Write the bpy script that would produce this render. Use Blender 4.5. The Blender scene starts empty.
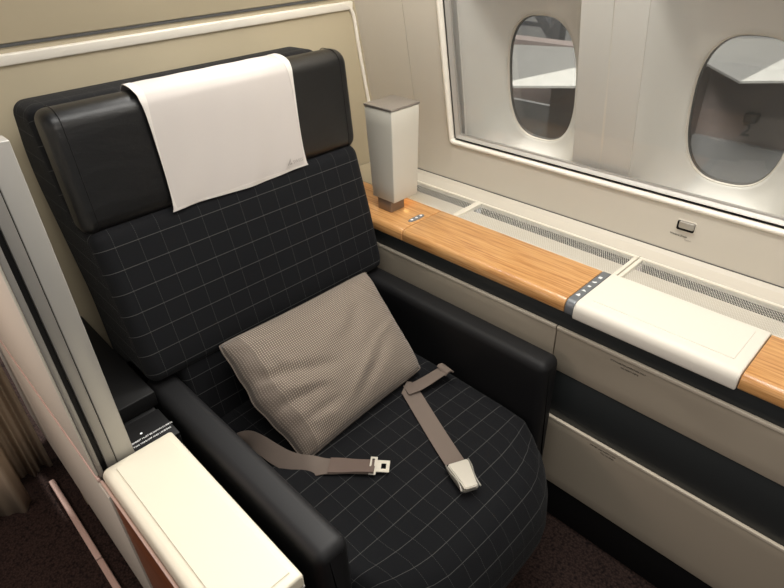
import bpy, bmesh, math, random
from mathutils import Vector, Matrix, noise as mnoise
random.seed(7)
SC = bpy.context.scene
COL = SC.collection
PI = math.pi

# ---------------------------------------------------------------- materials
def lin(c):
    return tuple((x/12.92 if x <= .04045 else ((x+.055)/1.055)**2.4) for x in [v/255 for v in c]) + (1,)

class NT:
    def __init__(s, name):
        s.m = bpy.data.materials.new(name); s.m.use_nodes = True
        s.t = s.m.node_tree; s.t.nodes.clear()
        s.out = s.t.nodes.new('ShaderNodeOutputMaterial')
        s.b = s.t.nodes.new('ShaderNodeBsdfPrincipled')
        s.t.links.new(s.b.outputs[0], s.out.inputs[0])
    def n(s, typ, **kw):
        nd = s.t.nodes.new(typ)
        for k, v in kw.items(): setattr(nd, k, v)
        return nd
    def l(s, a, b): s.t.links.new(a, b)
    def setv(s, **kw):
        for k, v in kw.items(): s.b.inputs[k.replace('_', ' ')].default_value = v
    def math(s, op, a, b=None, c=None):
        nd = s.n('ShaderNodeMath', operation=op)
        for i, v in enumerate((a, b, c)):
            if v is None: continue
            if isinstance(v, (int, float)): nd.inputs[i].default_value = v
            else: s.l(v, nd.inputs[i])
        return nd.outputs[0]
    def mixc(s, fac, a, b):
        nd = s.n('ShaderNodeMix', data_type='RGBA')
        if isinstance(fac, (int, float)): nd.inputs[0].default_value = fac
        else: s.l(fac, nd.inputs[0])
        for i, v in ((6, a), (7, b)):
            if isinstance(v, tuple): nd.inputs[i].default_value = v
            else: s.l(v, nd.inputs[i])
        return nd.outputs[2]
    def bump(s, h, strength, dist=.001):
        nd = s.n('ShaderNodeBump'); nd.inputs['Strength'].default_value = strength
        nd.inputs['Distance'].default_value = dist
        s.l(h, nd.inputs['Height']); s.l(nd.outputs[0], s.b.inputs['Normal'])
    def noise(s, scale, vec=None, detail=3, rough=.5):
        nd = s.n('ShaderNodeTexNoise'); nd.inputs['Scale'].default_value = scale
        nd.inputs['Detail'].default_value = detail; nd.inputs['Roughness'].default_value = rough
        if vec is not None: s.l(vec, nd.inputs['Vector'])
        return nd.outputs[0]
    def objco(s, scale=(1, 1, 1)):
        tc = s.n('ShaderNodeTexCoord'); mp = s.n('ShaderNodeMapping')
        mp.inputs['Scale'].default_value = scale
        s.l(tc.outputs['Object'], mp.inputs[0]); return mp.outputs[0]

def plain(name, rgb, rough=.5, metal=0, bump=0, bscale=300, var=0, spec=.5, coat=0):
    t = NT(name); c = lin(rgb)
    t.setv(Base_Color=c, Roughness=rough, Metallic=metal)
    t.b.inputs['Specular IOR Level'].default_value = spec
    if coat: t.b.inputs['Coat Weight'].default_value = coat; t.b.inputs['Coat Roughness'].default_value = .15
    v = t.objco()
    if bump: t.bump(t.noise(bscale, v), bump, .0006)
    if var:
        f = t.noise(9, v, 4)
        c2 = tuple(max(0, x*(1-var)) for x in c[:3]) + (1,)
        t.l(t.mixc(f, c, c2), t.b.inputs['Base Color'])
    return t.m

def fabric_grid(name, base, line, p=.05, w=.0013, fine=True):
    t = NT(name); uv = t.n('ShaderNodeUVMap'); sp = t.n('ShaderNodeSeparateXYZ')
    t.l(uv.outputs[0], sp.inputs[0])
    def mask(co, w):
        f = t.math('PINGPONG', co, p/2)
        return t.math('LESS_THAN', f, w/2)
    mu = mask(sp.outputs[0], w*.85); mv = mask(sp.outputs[1], w)
    # dashed stitch look on the columns
    dash = t.math('LESS_THAN', t.math('PINGPONG', sp.outputs[1], .0021), .0013)
    mu = t.math('MULTIPLY', mu, dash)
    m = t.math('MAXIMUM', t.math('MULTIPLY', mu, .6), t.math('MULTIPLY', mv, .9))
    v = t.objco()
    n = t.noise(700, v, 2)
    b2 = tuple(x*1.7 for x in lin(base)[:3]) + (1,)
    b = t.mixc(n, lin(base), b2)
    t.l(t.mixc(m, b, lin(line)), t.b.inputs['Base Color'])
    t.setv(Roughness=.85); t.b.inputs['Specular IOR Level'].default_value = .25
    t.b.inputs['Sheen Weight'].default_value = .03
    wv = t.math('ADD', t.math('SINE', t.math('MULTIPLY', sp.outputs[0], 4200)), t.math('SINE', t.math('MULTIPLY', sp.outputs[1], 4200)))
    t.bump(wv, .25, .0003)
    return t.m

def pillow_mat():
    t = NT('pillow_weave'); uv = t.n('ShaderNodeUVMap'); sp = t.n('ShaderNodeSeparateXYZ')
    t.l(uv.outputs[0], sp.inputs[0])
    k = 2*PI/.0052
    a = t.math('SINE', t.math('MULTIPLY', sp.outputs[0], k)); b = t.math('SINE', t.math('MULTIPLY', sp.outputs[1], k))
    h = t.math('MULTIPLY', t.math('ADD', a, 1), t.math('ADD', b, 1))
    f = t.math('MULTIPLY', h, .25)
    # plain hem band at one end of the case
    hem = t.math('LESS_THAN', sp.outputs[0], .045)
    f2 = t.math('MULTIPLY', f, t.math('SUBTRACT', 1, t.math('MULTIPLY', hem, .6)))
    c = t.mixc(f2, lin((94, 84, 76)), lin((212, 197, 178)))
    nz = t.noise(6, t.objco(), 3)
    c = t.mixc(t.math('MULTIPLY', nz, .35), c, lin((140, 124, 112)))
    t.l(c, t.b.inputs['Base Color']); t.setv(Roughness=.8)
    t.b.inputs['Sheen Weight'].default_value = .2
    t.bump(h, .4, .0006)
    return t.m

def wood_mat(name, c1, c2, c3, rough=.28, coat=.35):
    t = NT(name); v = t.objco((2.4, 55, 55))
    n = t.noise(3.2, v, 6, .62)
    v2 = t.objco((3, 160, 160)); n2 = t.noise(3, v2, 4, .6)
    r = t.n('ShaderNodeValToRGB'); cr = r.color_ramp
    cr.elements[0].position = .3; cr.elements[0].color = lin(c1)
    cr.elements[1].position = .72; cr.elements[1].color = lin(c3)
    e = cr.elements.new(.5); e.color = lin(c2)
    t.l(n, r.inputs[0])
    pore = t.math('GREATER_THAN', n2, .6)
    t.l(t.mixc(t.math('MULTIPLY', pore, .3), r.outputs[0], lin(c1)), t.b.inputs['Base Color'])
    t.setv(Roughness=rough); t.b.inputs['Coat Weight'].default_value = coat
    t.b.inputs['Coat Roughness'].default_value = .12
    t.bump(n2, .08, .0004)
    return t.m

def perforated():
    t = NT('perforated_metal')
    tc = t.n('ShaderNodeTexCoord'); sp = t.n('ShaderNodeSeparateXYZ'); t.l(tc.outputs['Object'], sp.inputs[0])
    p, q = .0058, .0100
    def lat(ox, oy):
        fx = t.math('SUBTRACT', t.math('MULTIPLY', t.math('FRACT', t.math('ADD', t.math('DIVIDE', sp.outputs[0], p), ox+50)), p), p/2)
        fy = t.math('SUBTRACT', t.math('MULTIPLY', t.math('FRACT', t.math('ADD', t.math('DIVIDE', sp.outputs[1], q), oy+50)), q), q/2)
        return t.math('SQRT', t.math('ADD', t.math('MULTIPLY', fx, fx), t.math('MULTIPLY', fy, fy)))
    hole = t.math('LESS_THAN', t.math('MINIMUM', lat(0, 0), lat(.5, .5)), .0027)
    tr = t.n('ShaderNodeBsdfTransparent'); mx = t.n('ShaderNodeMixShader')
    t.l(hole, mx.inputs[0]); t.l(t.b.outputs[0], mx.inputs[1]); t.l(tr.outputs[0], mx.inputs[2]); t.l(mx.outputs[0], t.out.inputs[0])
    t.setv(Base_Color=lin((232, 229, 220)), Roughness=.45, Metallic=.0)
    return t.m

def glass_mat(name, tint=(245, 245, 242), refl=.08, rough=.02, dust=.0):
    t = NT(name)
    tr = t.n('ShaderNodeBsdfTransparent'); tr.inputs[0].default_value = lin(tint)
    gl = t.n('ShaderNodeBsdfGlossy'); gl.inputs['Roughness'].default_value = rough
    lw = t.n('ShaderNodeLayerWeight'); lw.inputs[0].default_value = .5
    fo_ = t.math('POWER', lw.outputs['Facing'], 4); fr = t.n('ShaderNodeMath', operation='MULTIPLY_ADD'); t.l(fo_, fr.inputs[0]); fr.inputs[1].default_value = .5; fr.inputs[2].default_value = .022
    mx = t.n('ShaderNodeMixShader'); t.l(fr.outputs[0], mx.inputs[0]); t.l(tr.outputs[0], mx.inputs[1]); t.l(gl.outputs[0], mx.inputs[2])
    if dust:
        df = t.n('ShaderNodeBsdfDiffuse'); df.inputs[0].default_value = lin((200, 198, 190))
        m2 = t.n('ShaderNodeMixShader')
        n = t.noise(5, t.objco((1, 1, .5)), 4)
        t.l(t.math('MULTIPLY', n, dust*2), m2.inputs[0]); t.l(mx.outputs[0], m2.inputs[1]); t.l(df.outputs[0], m2.inputs[2])
        t.l(m2.outputs[0], t.out.inputs[0])
    else: t.l(mx.outputs[0], t.out.inputs[0])
    return t.m

def leather_mat():
    t = NT('black_leather'); v = t.objco((1, 1, 2.2))
    a = t.noise(13, v, 5, .55); b = t.noise(420, t.objco(), 2)
    t.bump(t.math('ADD', t.math('MULTIPLY', a, 3), t.math('MULTIPLY', b, .25)), .55, .0011)
    t.setv(Base_Color=lin((14, 14, 15)), Roughness=.36); t.b.inputs['Specular IOR Level'].default_value = .6
    return t.m

def emit(name, rgb, s):
    t = NT(name); t.setv(Base_Color=lin(rgb), Roughness=.5)
    t.b.inputs['Emission Color'].default_value = lin(rgb); t.b.inputs['Emission Strength'].default_value = s
    return t.m

def carpet_mat():
    t = NT('carpet_loops'); v = t.objco()
    vo = t.n('ShaderNodeTexVoronoi'); vo.inputs['Scale'].default_value = 170; t.l(v, vo.inputs['Vector'])
    n = t.noise(60, v, 4)
    c = t.mixc(vo.outputs['Distance'], lin((74, 58, 52)), lin((18, 16, 16)))
    c = t.mixc(t.math('MULTIPLY', n, .4), c, lin((40, 30, 32)))
    t.l(c, t.b.inputs['Base Color']); t.setv(Roughness=.95); t.b.inputs['Specular IOR Level'].default_value = .1
    t.bump(vo.outputs['Distance'], .8, .002)
    return t.m

M = dict(
    fabric=fabric_grid('grid_fabric', (13, 14, 17), (86, 86, 85)),
    leather=leather_mat(),
    armleather=plain('dark_leather', (17, 17, 19), .6, bump=.25, bscale=420, spec=.35),
    cloth=plain('white_cloth', (214, 207, 202), .85, bump=.3, bscale=900, var=.04, spec=.2),
    hem=plain('white_hem', (226, 220, 214), .85, bump=.3, bscale=900, spec=.2),
    logo=plain('grey_print', (172, 165, 160), .8),
    pillow=pillow_mat(),
    web=plain('belt_webbing', (126, 113, 104), .7, bump=.5, bscale=700, var=.2, spec=.3),
    webseam=plain('belt_stitching', (112, 96, 88), .75, bump=.8, bscale=500),
    metal=plain('brushed_metal', (222, 218, 208), .32, .6),
    steel=plain('satin_steel', (176, 172, 164), .38, .6),
    darkhole=plain('dark_recess', (14, 14, 14), .7, spec=.2),
    cream=plain('cream_leather', (216, 209, 190), .5, bump=.15, bscale=500),
    creamwhite=plain('white_leather', (236, 230, 218), .5, bump=.15, bscale=500),
    panel=plain('beige_lacquer', (172, 161, 144), .42, bump=.05, bscale=200),
    lip=plain('pale_lip', (206, 196, 178), .4),
    dark=plain('charcoal_panel', (46, 49, 50), .38, bump=.03, spec=.4),
    black=plain('black_panel', (17, 17, 18), .55, spec=.3),
    sidewall=plain('cabin_sidewall', (208, 201, 188), .5, bump=.06, bscale=260),
    liner=plain('window_liner', (228, 226, 219), .45, bump=.04, bscale=260),
    backwall=plain('bulkhead_laminate', (184, 172, 146), .6, bump=.15, bscale=600, var=.06),
    white=plain('white_plastic', (232, 226, 212), .4),
    bead=plain('white_bead', (240, 234, 222), .35),
    grey=plain('grey_metal', (150, 147, 142), .4, .35),
    silver=plain('silver_strip', (182, 179, 173), .42, .3),
    wood=wood_mat('cherry_wood', (170, 112, 62), (208, 154, 96), (226, 178, 122)),
    redwood=wood_mat('brown_wood', (96, 52, 30), (122, 70, 42), (140, 84, 52), .4, .1),
    perf=perforated(),
    lamp=plain('lamp_shade', (212, 208, 196), .5),
    lampcap=plain('lamp_cap', (160, 152, 144), .35, .5),
    brown=plain('bronze_metal', (140, 126, 114), .35, .4),
    copper=plain('rose_trim', (216, 186, 174), .4, .1),
    control=plain('control_strip', (126, 130, 134), .35, .35),
    icon=plain('white_print', (245, 245, 245), .5),
    ink=plain('dark_print', (30, 30, 30), .6),
    carpet=carpet_mat(),
    curtain=plain('curtain_cloth', (190, 170, 146), .85, bump=.4, bscale=500, var=.2),
    glass=glass_mat('cover_glass', (249, 249, 249), dust=.03),
    pane=glass_mat('window_acrylic', (214, 213, 210), rough=.03, dust=.015),
    rubber=plain('rubber_seal', (84, 84, 82), .5),
    rooflit=plain('roof_sheet', (196, 197, 194), .5, var=.08),  # light-facing roof facets, their brightness put into the colour
    roofshade_grey=plain('roof_grey_shade', (126, 127, 126), .5, var=.12),  # same roof with facet shade painted as darker grey; ledge band reuses it
    walld=plain('terminal_cladding', (138, 128, 126), .6, var=.15),
    walll=plain('terminal_base', (150, 152, 154), .6, var=.15),
    beam=plain('beam_paint', (66, 69, 74), .5),
    beaml=plain('beam_paint_pale', (200, 206, 210), .5),
    apron=plain('apron_concrete', (110, 112, 114), .8, var=.2),
    glow=emit('lamp_glow', (255, 206, 130), 6),
)

# ---------------------------------------------------------------- object helpers
def link(name, me, mat, parent=None, smooth=True):
    o = bpy.data.objects.new(name, me); COL.objects.link(o)
    if mat is not None and not me.materials: me.materials.append(M[mat] if isinstance(mat, str) else mat)
    for p in me.polygons: p.use_smooth = smooth
    if parent is not None:
        o.parent = parent
        o.matrix_parent_inverse = Matrix.Translation(parent.location).inverted()
    return o
def tag(o, label=None, cat=None, group=None, kind=None):
    if label: o['label'] = label
    if cat: o['category'] = cat
    if group: o['group'] = group
    if kind: o['kind'] = kind
    return o
def empty(name, loc, label=None, cat=None, group=None, kind=None):
    o = bpy.data.objects.new(name, None); COL.objects.link(o); o.location = loc
    o.empty_display_size = .05
    return tag(o, label, cat, group, kind)
def autosmooth(o, deg=40):
    me = o.data; bm = bmesh.new(); bm.from_mesh(me)
    a = math.radians(deg)
    for e in bm.edges:
        e.smooth = not (len(e.link_faces) == 2 and e.calc_face_angle(0) > a)
    bm.to_mesh(me); bm.free(); return o

def box_bm(bm, x0, x1, y0, y1, z0, z1):
    v = [bm.verts.new(p) for p in ((x0,y0,z0),(x1,y0,z0),(x1,y1,z0),(x0,y1,z0),(x0,y0,z1),(x1,y0,z1),(x1,y1,z1),(x0,y1,z1))]
    for f in ((0,3,2,1),(4,5,6,7),(0,1,5,4),(1,2,6,5),(2,3,7,6),(3,0,4,7)): bm.faces.new([v[i] for i in f])
    return v
def box(name, x0, x1, y0, y1, z0, z1, mat, parent=None, bev=.002, seg=2):
    bm = bmesh.new(); box_bm(bm, min(x0,x1), max(x0,x1), min(y0,y1), max(y0,y1), min(z0,z1), max(z0,z1))
    if bev: bmesh.ops.bevel(bm, geom=bm.edges[:], offset=bev, segments=seg, profile=.5, affect='EDGES')
    me = bpy.data.meshes.new(name); bm.to_mesh(me); bm.free()
    return autosmooth(link(name, me, mat, parent), 50)

def fillet(pts, rs, n=6):
    """round a closed 2D polygon; rs one radius or a list"""
    out = []; N = len(pts)
    for i, p in enumerate(pts):
        r = rs[i] if isinstance(rs, (list, tuple)) else rs
        p = Vector(p); a = Vector(pts[i-1]) - p; b = Vector(pts[(i+1) % N]) - p
        la, lb = a.length, b.length
        ang = a.angle(b)
        if r <= 1e-6 or ang > PI-.02: out.append(p); continue
        t = min(r/math.tan(ang/2), la*.48, lb*.48)
        p0 = p + a.normalized()*t; p1 = p + b.normalized()*t
        for k in range(n+1):
            s = k/n
            out.append((1-s)**2*p0 + 2*s*(1-s)*(p*.82+(p0+p1)*.09) + s*s*p1)
    return out
def area2(P): return sum(P[i-1][0]*P[i][1]-P[i][0]*P[i-1][1] for i in range(len(P)))/2
def inset(P, d):
    N = len(P); s = 1 if area2(P) > 0 else -1; out = []
    for i in range(N):
        e1 = (P[i]-P[i-1]); e2 = (P[(i+1) % N]-P[i])
        if e1.length < 1e-9: e1 = e2
        if e2.length < 1e-9: e2 = e1
        n1 = Vector((-e1[1], e1[0])).normalized(); n2 = Vector((-e2[1], e2[0])).normalized()
        n = n1+n2
        n = n.normalized()/max(.6, n.normalized().dot(n1)) if n.length > 1e-6 else n1
        out.append(P[i]+n*d*s)
    return out
def resample(P, step):
    """subdivide long edges of a closed polygon"""
    out = []
    for i in range(len(P)):
        a = P[i]; b = P[(i+1) % len(P)]; k = max(1, int((b-a).length/step))
        for j in range(k): out.append(a.lerp(b, j/k))
    return out
def loft(name, prof, a0, a1, r, mat, parent=None, axis='y', nr=6, nmid=8, step=.03, crown=0, shift=None, capuv=True, u0=0, v0=0):
    """extrude a closed profile along an axis with rounded ends.
    axis y: profile=(x,z); axis x: profile=(y,z); axis z: profile=(x,y)"""
    P = resample([Vector(p) for p in prof], step); N = len(P)
    st = []
    for k in range(nr): 
        t = k/nr; st.append((a0 + r*(1-math.sin(t*PI/2)) , r*(1-math.cos(t*PI/2)), t))
    # end rounding: position goes 0..r while inset goes r..0
    st = [(a0 + r*(1-math.cos(t*PI/2)), r*(1-math.sin(t*PI/2))) for t in [k/nr for k in range(nr)]]
    st += [(a0 + r + (a1-a0-2*r)*k/nmid, 0) for k in range(nmid+1)]
    st += [(a1 - r*(1-math.cos(t*PI/2)), r*(1-math.sin(t*PI/2))) for t in [k/nr for k in range(nr-1, -1, -1)]]
    if r == 0: st = [(a0 + (a1-a0)*k/nmid, 0) for k in range(nmid+1)]
    bm = bmesh.new(); uvl = bm.loops.layers.uv.new('UVMap')
    arc = [0]
    for i in range(N): arc.append(arc[-1]+(P[(i+1) % N]-P[i]).length)
    rows = []; us = []
    u = u0 + a0; prev = None
    for (a, d) in st:
        Q = inset(P, d - (crown*(1-((2*a-a0-a1)/(a1-a0))**2) if crown else 0)) if (d or crown) else P
        if prev is not None: u += math.hypot(a-prev[0], d-prev[1])
        prev = (a, d); us.append(u)
        row = []
        for q in Q:
            p = {'y': (q[0], a, q[1]), 'x': (a, q[0], q[1]), 'z': (q[0], q[1], a)}[axis]
            if shift: p = shift(*p)
            row.append(bm.verts.new(p))
        rows.append(row)
    # keep flat part's u equal to the true coordinate
    off = us[len(us)//2] - (u0 + st[len(st)//2][0]); us = [x-off for x in us]
    for k in range(len(rows)-1):
        for i in range(N):
            j = (i+1) % N
            f = bm.faces.new((rows[k][i], rows[k][j], rows[k+1][j], rows[k+1][i]))
            vv = (arc[i], arc[i+1], arc[i+1], arc[i]); uu = (us[k], us[k], us[k+1], us[k+1])
            for lp, a_, b_ in zip(f.loops, uu, vv): lp[uvl].uv = (a_, v0+b_)
    for row, uc in ((rows[0], us[0]), (rows[-1], us[-1])):
        f = bm.faces.new(row if row is rows[-1] else row[::-1])
        for lp in f.loops:
            c = lp.vert.co
            lp[uvl].uv = {'y': (c.x, c.z), 'x': (c.y, c.z), 'z': (c.x, c.y)}[axis]
    bmesh.ops.recalc_face_normals(bm, faces=bm.faces[:])
    me = bpy.data.meshes.new(name); bm.to_mesh(me); bm.free()
    return autosmooth(link(name, me, mat, parent), 48)

def sweep(name, pts, rad, mat, parent=None, n=8, closed=False):
    bm = bmesh.new(); P = [Vector(p) for p in pts]; rows = []; N = len(P); up = None
    for i, p in enumerate(P):
        a = P[i-1] if (i > 0 or closed) else p; b = P[(i+1) % N] if (i < N-1 or closed) else p
        t = (b-a).normalized()
        if up is None: up = t.orthogonal().normalized()
        up = (up - t*up.dot(t)).normalized(); s = t.cross(up)
        rows.append([bm.verts.new(p + (up*math.cos(2*PI*k/n)+s*math.sin(2*PI*k/n))*rad) for k in range(n)])
    for i in range(N if closed else N-1):
        A = rows[i]; B = rows[(i+1) % N]
        for k in range(n): bm.faces.new((A[k], A[(k+1) % n], B[(k+1) % n], B[k]))
    if not closed: bm.faces.new(rows[0][::-1]); bm.faces.new(rows[-1])
    bmesh.ops.recalc_face_normals(bm, faces=bm.faces[:])
    me = bpy.data.meshes.new(name); bm.to_mesh(me); bm.free()
    return link(name, me, mat, parent)

def spline(P, n=8):
    P = [Vector(p) for p in P]; out = []
    Q = [P[0]*2-P[1]] + P + [P[-1]*2-P[-2]]
    for i in range(1, len(Q)-2):
        for k in range(n):
            t = k/n; a, b, c, d = Q[i-1:i+3]
            out.append(.5*((2*b)+(c-a)*t+(2*a-5*b+4*c-d)*t*t+(3*b-a-3*c+d)*t**3))
    out.append(P[-1]); return out

def ribbon(name, ctr, wid, width, mat, parent=None, th=.0016, n=8):
    """ctr: centre points, wid: width direction vectors"""
    C = spline(ctr, n); W = spline(wid, n); bm = bmesh.new(); rows = []
    for i, (c, w) in enumerate(zip(C, W)):
        t = (C[min(i+1, len(C)-1)]-C[max(i-1, 0)]).normalized()
        w = (w - t*w.dot(t)).normalized(); nn = t.cross(w)
        row = []
        for s, sg in ((-1, 1), (-.5, 1), (0, 1), (.5, 1), (1, 1), (1, -1), (.5, -1), (0, -1), (-.5, -1), (-1, -1)):
            hump = .0006*(1-abs(abs(s)-.5)*2) if sg > 0 else 0
            row.append(bm.verts.new(c + w*s*width/2 + nn*(sg*th/2+hump)))
        rows.append(row)
    m = len(rows[0])
    for A, B in zip(rows, rows[1:]):
        for k in range(m): bm.faces.new((A[k], A[(k+1) % m], B[(k+1) % m], B[k]))
    bm.faces.new(rows[0][::-1]); bm.faces.new(rows[-1])
    bmesh.ops.recalc_face_normals(bm, faces=bm.faces[:])
    me = bpy.data.meshes.new(name); bm.to_mesh(me); bm.free()
    return autosmooth(link(name, me, mat, parent), 60)

def text(name, body, size, loc, xdir, ydir, mat, parent, align='LEFT', th=.0002, space=1):
    cu = bpy.data.curves.new(name, 'FONT'); cu.body = body; cu.size = size; cu.extrude = th; cu.offset = size*.02 if size > .1 else 0; cu.align_x = align
    cu.space_line = 1.0; cu.space_character = space; cu.resolution_u = 2
    o = bpy.data.objects.new(name, cu); COL.objects.link(o)
    dg = bpy.context.evaluated_depsgraph_get(); me = bpy.data.meshes.new_from_object(o.evaluated_get(dg))
    bpy.data.objects.remove(o)
    x = Vector(xdir).normalized(); y = Vector(ydir); y = (y-x*y.dot(x)).normalized(); z = x.cross(y)
    R = Matrix((x, y, z)).transposed().to_4x4(); me.transform(Matrix.Translation(loc) @ R)
    me.materials.clear()
    return link(name, me, mat, parent, False)

# ---------------------------------------------------------------- the cabin shell
def wy(z):                      # face of the cabin side wall, leaning inwards as it rises
    return 1.385 if z < .88 else 1.385 - .165*(z-.88)

me = bpy.data.meshes.new('floor'); bm = bmesh.new(); box_bm(bm, -2.6, 1.2, -1.6, 1.06, -.03, 0); bm.to_mesh(me); bm.free()
tag(link('floor', me, 'carpet', None, False), kind='structure')

# bulkhead behind the seat
BX = -1.51
bk = box('wall_back', BX-.03, BX, .10, 1.50, 0, 1.295, 'backwall', bev=.001); tag(bk, kind='structure')
bu = box('wall_upper', BX-.03, BX+.004, .02, 1.50, 1.298, 2.1, 'backwall', bev=.002); tag(bu, kind='structure')
# pale rail: along the top of the bulkhead, then down its outer edge
tr = empty('trim_1', (BX, .7, 1.26), kind='structure')
rail_prof = fillet([(BX-.004, 1.256), (BX+.008, 1.256), (BX+.010, 1.278), (BX-.004, 1.280)], .003, 3)
loft('rail', rail_prof, .02, 1.305, .002, 'bead', tr, 'y', 2, 2)
ed = [(BX+.004, 1.255, 1.272), (BX+.004, 1.283, 1.268), (BX+.004, 1.300, 1.255), (BX+.004, 1.312, 1.225)] + \
     [(BX+.004, wy(z)-.018, z) for z in (1.15, 1.0, .9, .8, .74)]
sweep('edge_bead', spline(ed, 6), .006, 'bead', tr)
loft('shadow_groove', [(BX+.0035, 1.291), (BX+.0042, 1.291), (BX+.0042, 1.2975), (BX+.0035, 1.2975)], .02, 1.45, 0, 'rubber', tr, 'y', 2, 2)

# side wall with the long opening for the windows
OX0, OX1, OZ0, OZ1 = -1.158, .55, .893, 1.46
def wall_patch(bm, x0, x1, z0, z1, nz=6, back=.03):
    zs = [z0+(z1-z0)*k/nz for k in range(nz+1)]
    zs = sorted(set(zs + ([.88] if z0 < .88 < z1 else [])))
    rows = []
    for z in zs:
        rows.append([bm.verts.new((x0, wy(z), z)), bm.verts.new((x1, wy(z), z)), bm.verts.new((x1, wy(z)+back, z)), bm.verts.new((x0, wy(z)+back, z))])
    for a, b in zip(rows, rows[1:]):
        for k in range(4): bm.faces.new((a[k], a[(k+1) % 4], b[(k+1) % 4], b[k]))
    bm.faces.new(rows[0]); bm.faces.new(rows[-1])
bm = bmesh.new()
wall_patch(bm, -1.545, -1.3015, .76, 1.95); wall_patch(bm, -1.300, OX0, .76, 1.95)
wall_patch(bm, OX0, OX1, .76, OZ0, 4); wall_patch(bm, OX0, OX1, OZ1, 1.95, 4); wall_patch(bm, OX1, .8, .76, 1.95)
bmesh.ops.recalc_face_normals(bm, faces=bm.faces[:])
me = bpy.data.meshes.new('wall_right'); bm.to_mesh(me); bm.free()
tag(autosmooth(link('wall_right', me, 'sidewall'), 30), kind='structure')

# long window cover: bead, gasket, silver bevel, clear sheet
def rrect(x0, x1, z0, z1, r, n=5):
    out = []
    for cx, cz, a in ((x0+r, z0+r, PI), (x1-r, z0+r, 1.5*PI), (x1-r, z1-r, 0), (x0+r, z1-r, .5*PI)):
        for k in range(n+1):
            t = a + k/n*PI/2; out.append((cx+r*math.cos(t), cz+r*math.sin(t)))
    return out
def ringstrip(name, specs, mat, parent, smooth_deg=40):
    """specs: list of (inset, depth, radius)"""
    bm = bmesh.new(); rows = []
    for ins, dep, rad in specs:
        rows.append([bm.verts.new((x, wy(z)+dep, z)) for x, z in rrect(OX0+ins, OX1-ins, OZ0+ins, OZ1-ins, rad)])
    n = len(rows[0])
    for a, b in zip(rows, rows[1:]):
        for k in range(n): bm.faces.new((a[k], a[(k+1) % n], b[(k+1) % n], b[k]))
    bmesh.ops.recalc_face_normals(bm, faces=bm.faces[:])
    me = bpy.data.meshes.new(name); bm.to_mesh(me); bm.free()
    return autosmooth(link(name, me, mat, parent), smooth_deg)
wc = empty('window_3', (-.5, 1.36, 1.1), 'long clear cover panel in front of both oval cabin windows', kind='structure')
ringstrip('bead', [(-.010, .002, .012), (-.008, -.004, .012), (-.002, -.005, .010), (.003, .0, .008), (.003, .02, .008)], 'bead', wc, 70)
ringstrip('gasket', [(.003, .012, .008), (.003, .024, .008), (.0105, .024, .006)], 'rubber', wc)
ringstrip('bevel_frame', [(.0095, .024, .006), (.0098, .010, .006), (.0115, .008, .006), (.0135, .010, .006), (.020, .017, .005), (.0245, .0185, .005), (.0245, .026, .005)], 'silver', wc, 25)
bm = bmesh.new(); g0 = [bm.verts.new((x, wy(z)+.019, z)) for x, z in ((OX0+.02, OZ0+.02), (OX1-.02, OZ0+.02), (OX1-.02, OZ1-.02), (OX0+.02, OZ1-.02))]
bm.faces.new(g0)
g1 = bmesh.ops.extrude_face_region(bm, geom=bm.faces[:]); bmesh.ops.translate(bm, vec=(0, .003, 0), verts=[v for v in g1['geom'] if isinstance(v, bmesh.types.BMVert)])
me = bpy.data.meshes.new('clear_sheet'); bm.to_mesh(me); bm.free()
link('clear_sheet', me, 'glass', wc, False)

# window liner: flat pillars, then a scooped funnel down to each oval window
PITCH = .54; PW = .15; CW = PITCH-PW; ZC = 1.079; WD = .165; FD = .045
WINX = [-.945+PITCH*k for k in range(-1, 3)]
def sup(cx, cz, a, b, e, t):
    c, s = math.cos(t), math.sin(t)
    return (cx + a*math.copysign(abs(c)**(2/e), c), cz + b*math.copysign(abs(s)**(2/e), s))
NS = 64
def ring_cell(cx, k, z0=.84, z1=1.50):
    """blend from the near-rectangular cell border (k=0) to the window oval (k=1)"""
    out = []
    for i in range(NS):
        t = 2*PI*i/NS
        a = sup(cx, (z0+z1)/2, CW/2, (z1-z0)/2, 9, t); b = sup(cx, ZC, .116, .180, 2.7, t)
        out.append((a[0]+(b[0]-a[0])*k, a[1]+(b[1]-a[1])*k))
    return out
lin_root = empty('trim_2', (-.675, 1.42, 1.1), kind='structure')
for w, cx in enumerate(WINX):
    bm = bmesh.new(); rows = []
    for k in range(15):
        t = k/14; dep = FD + (WD-FD)*(.5-.5*math.cos(PI*t**.75))*.86 + (WD-FD)*.14*t**3
        rows.append([bm.verts.new((x, wy(z)+dep, z)) for x, z in ring_cell(cx, t**.9 if t else 0)])
    rows.append([bm.verts.new((x, wy(z)+WD+.012, z)) for x, z in ring_cell(cx, 1.0)])
    for a, b in zip(rows, rows[1:]):
        for i in range(NS): bm.faces.new((a[i], a[(i+1) % NS], b[(i+1) % NS], b[i]))
    bmesh.ops.recalc_face_normals(bm, faces=bm.faces[:])
    # corners beyond the superellipse and the pillar
    me = bpy.data.meshes.new('window_funnel'); bm.to_mesh(me); bm.free()
    link('window_funnel', me, 'liner', lin_root)
bm = bmesh.new()
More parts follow.
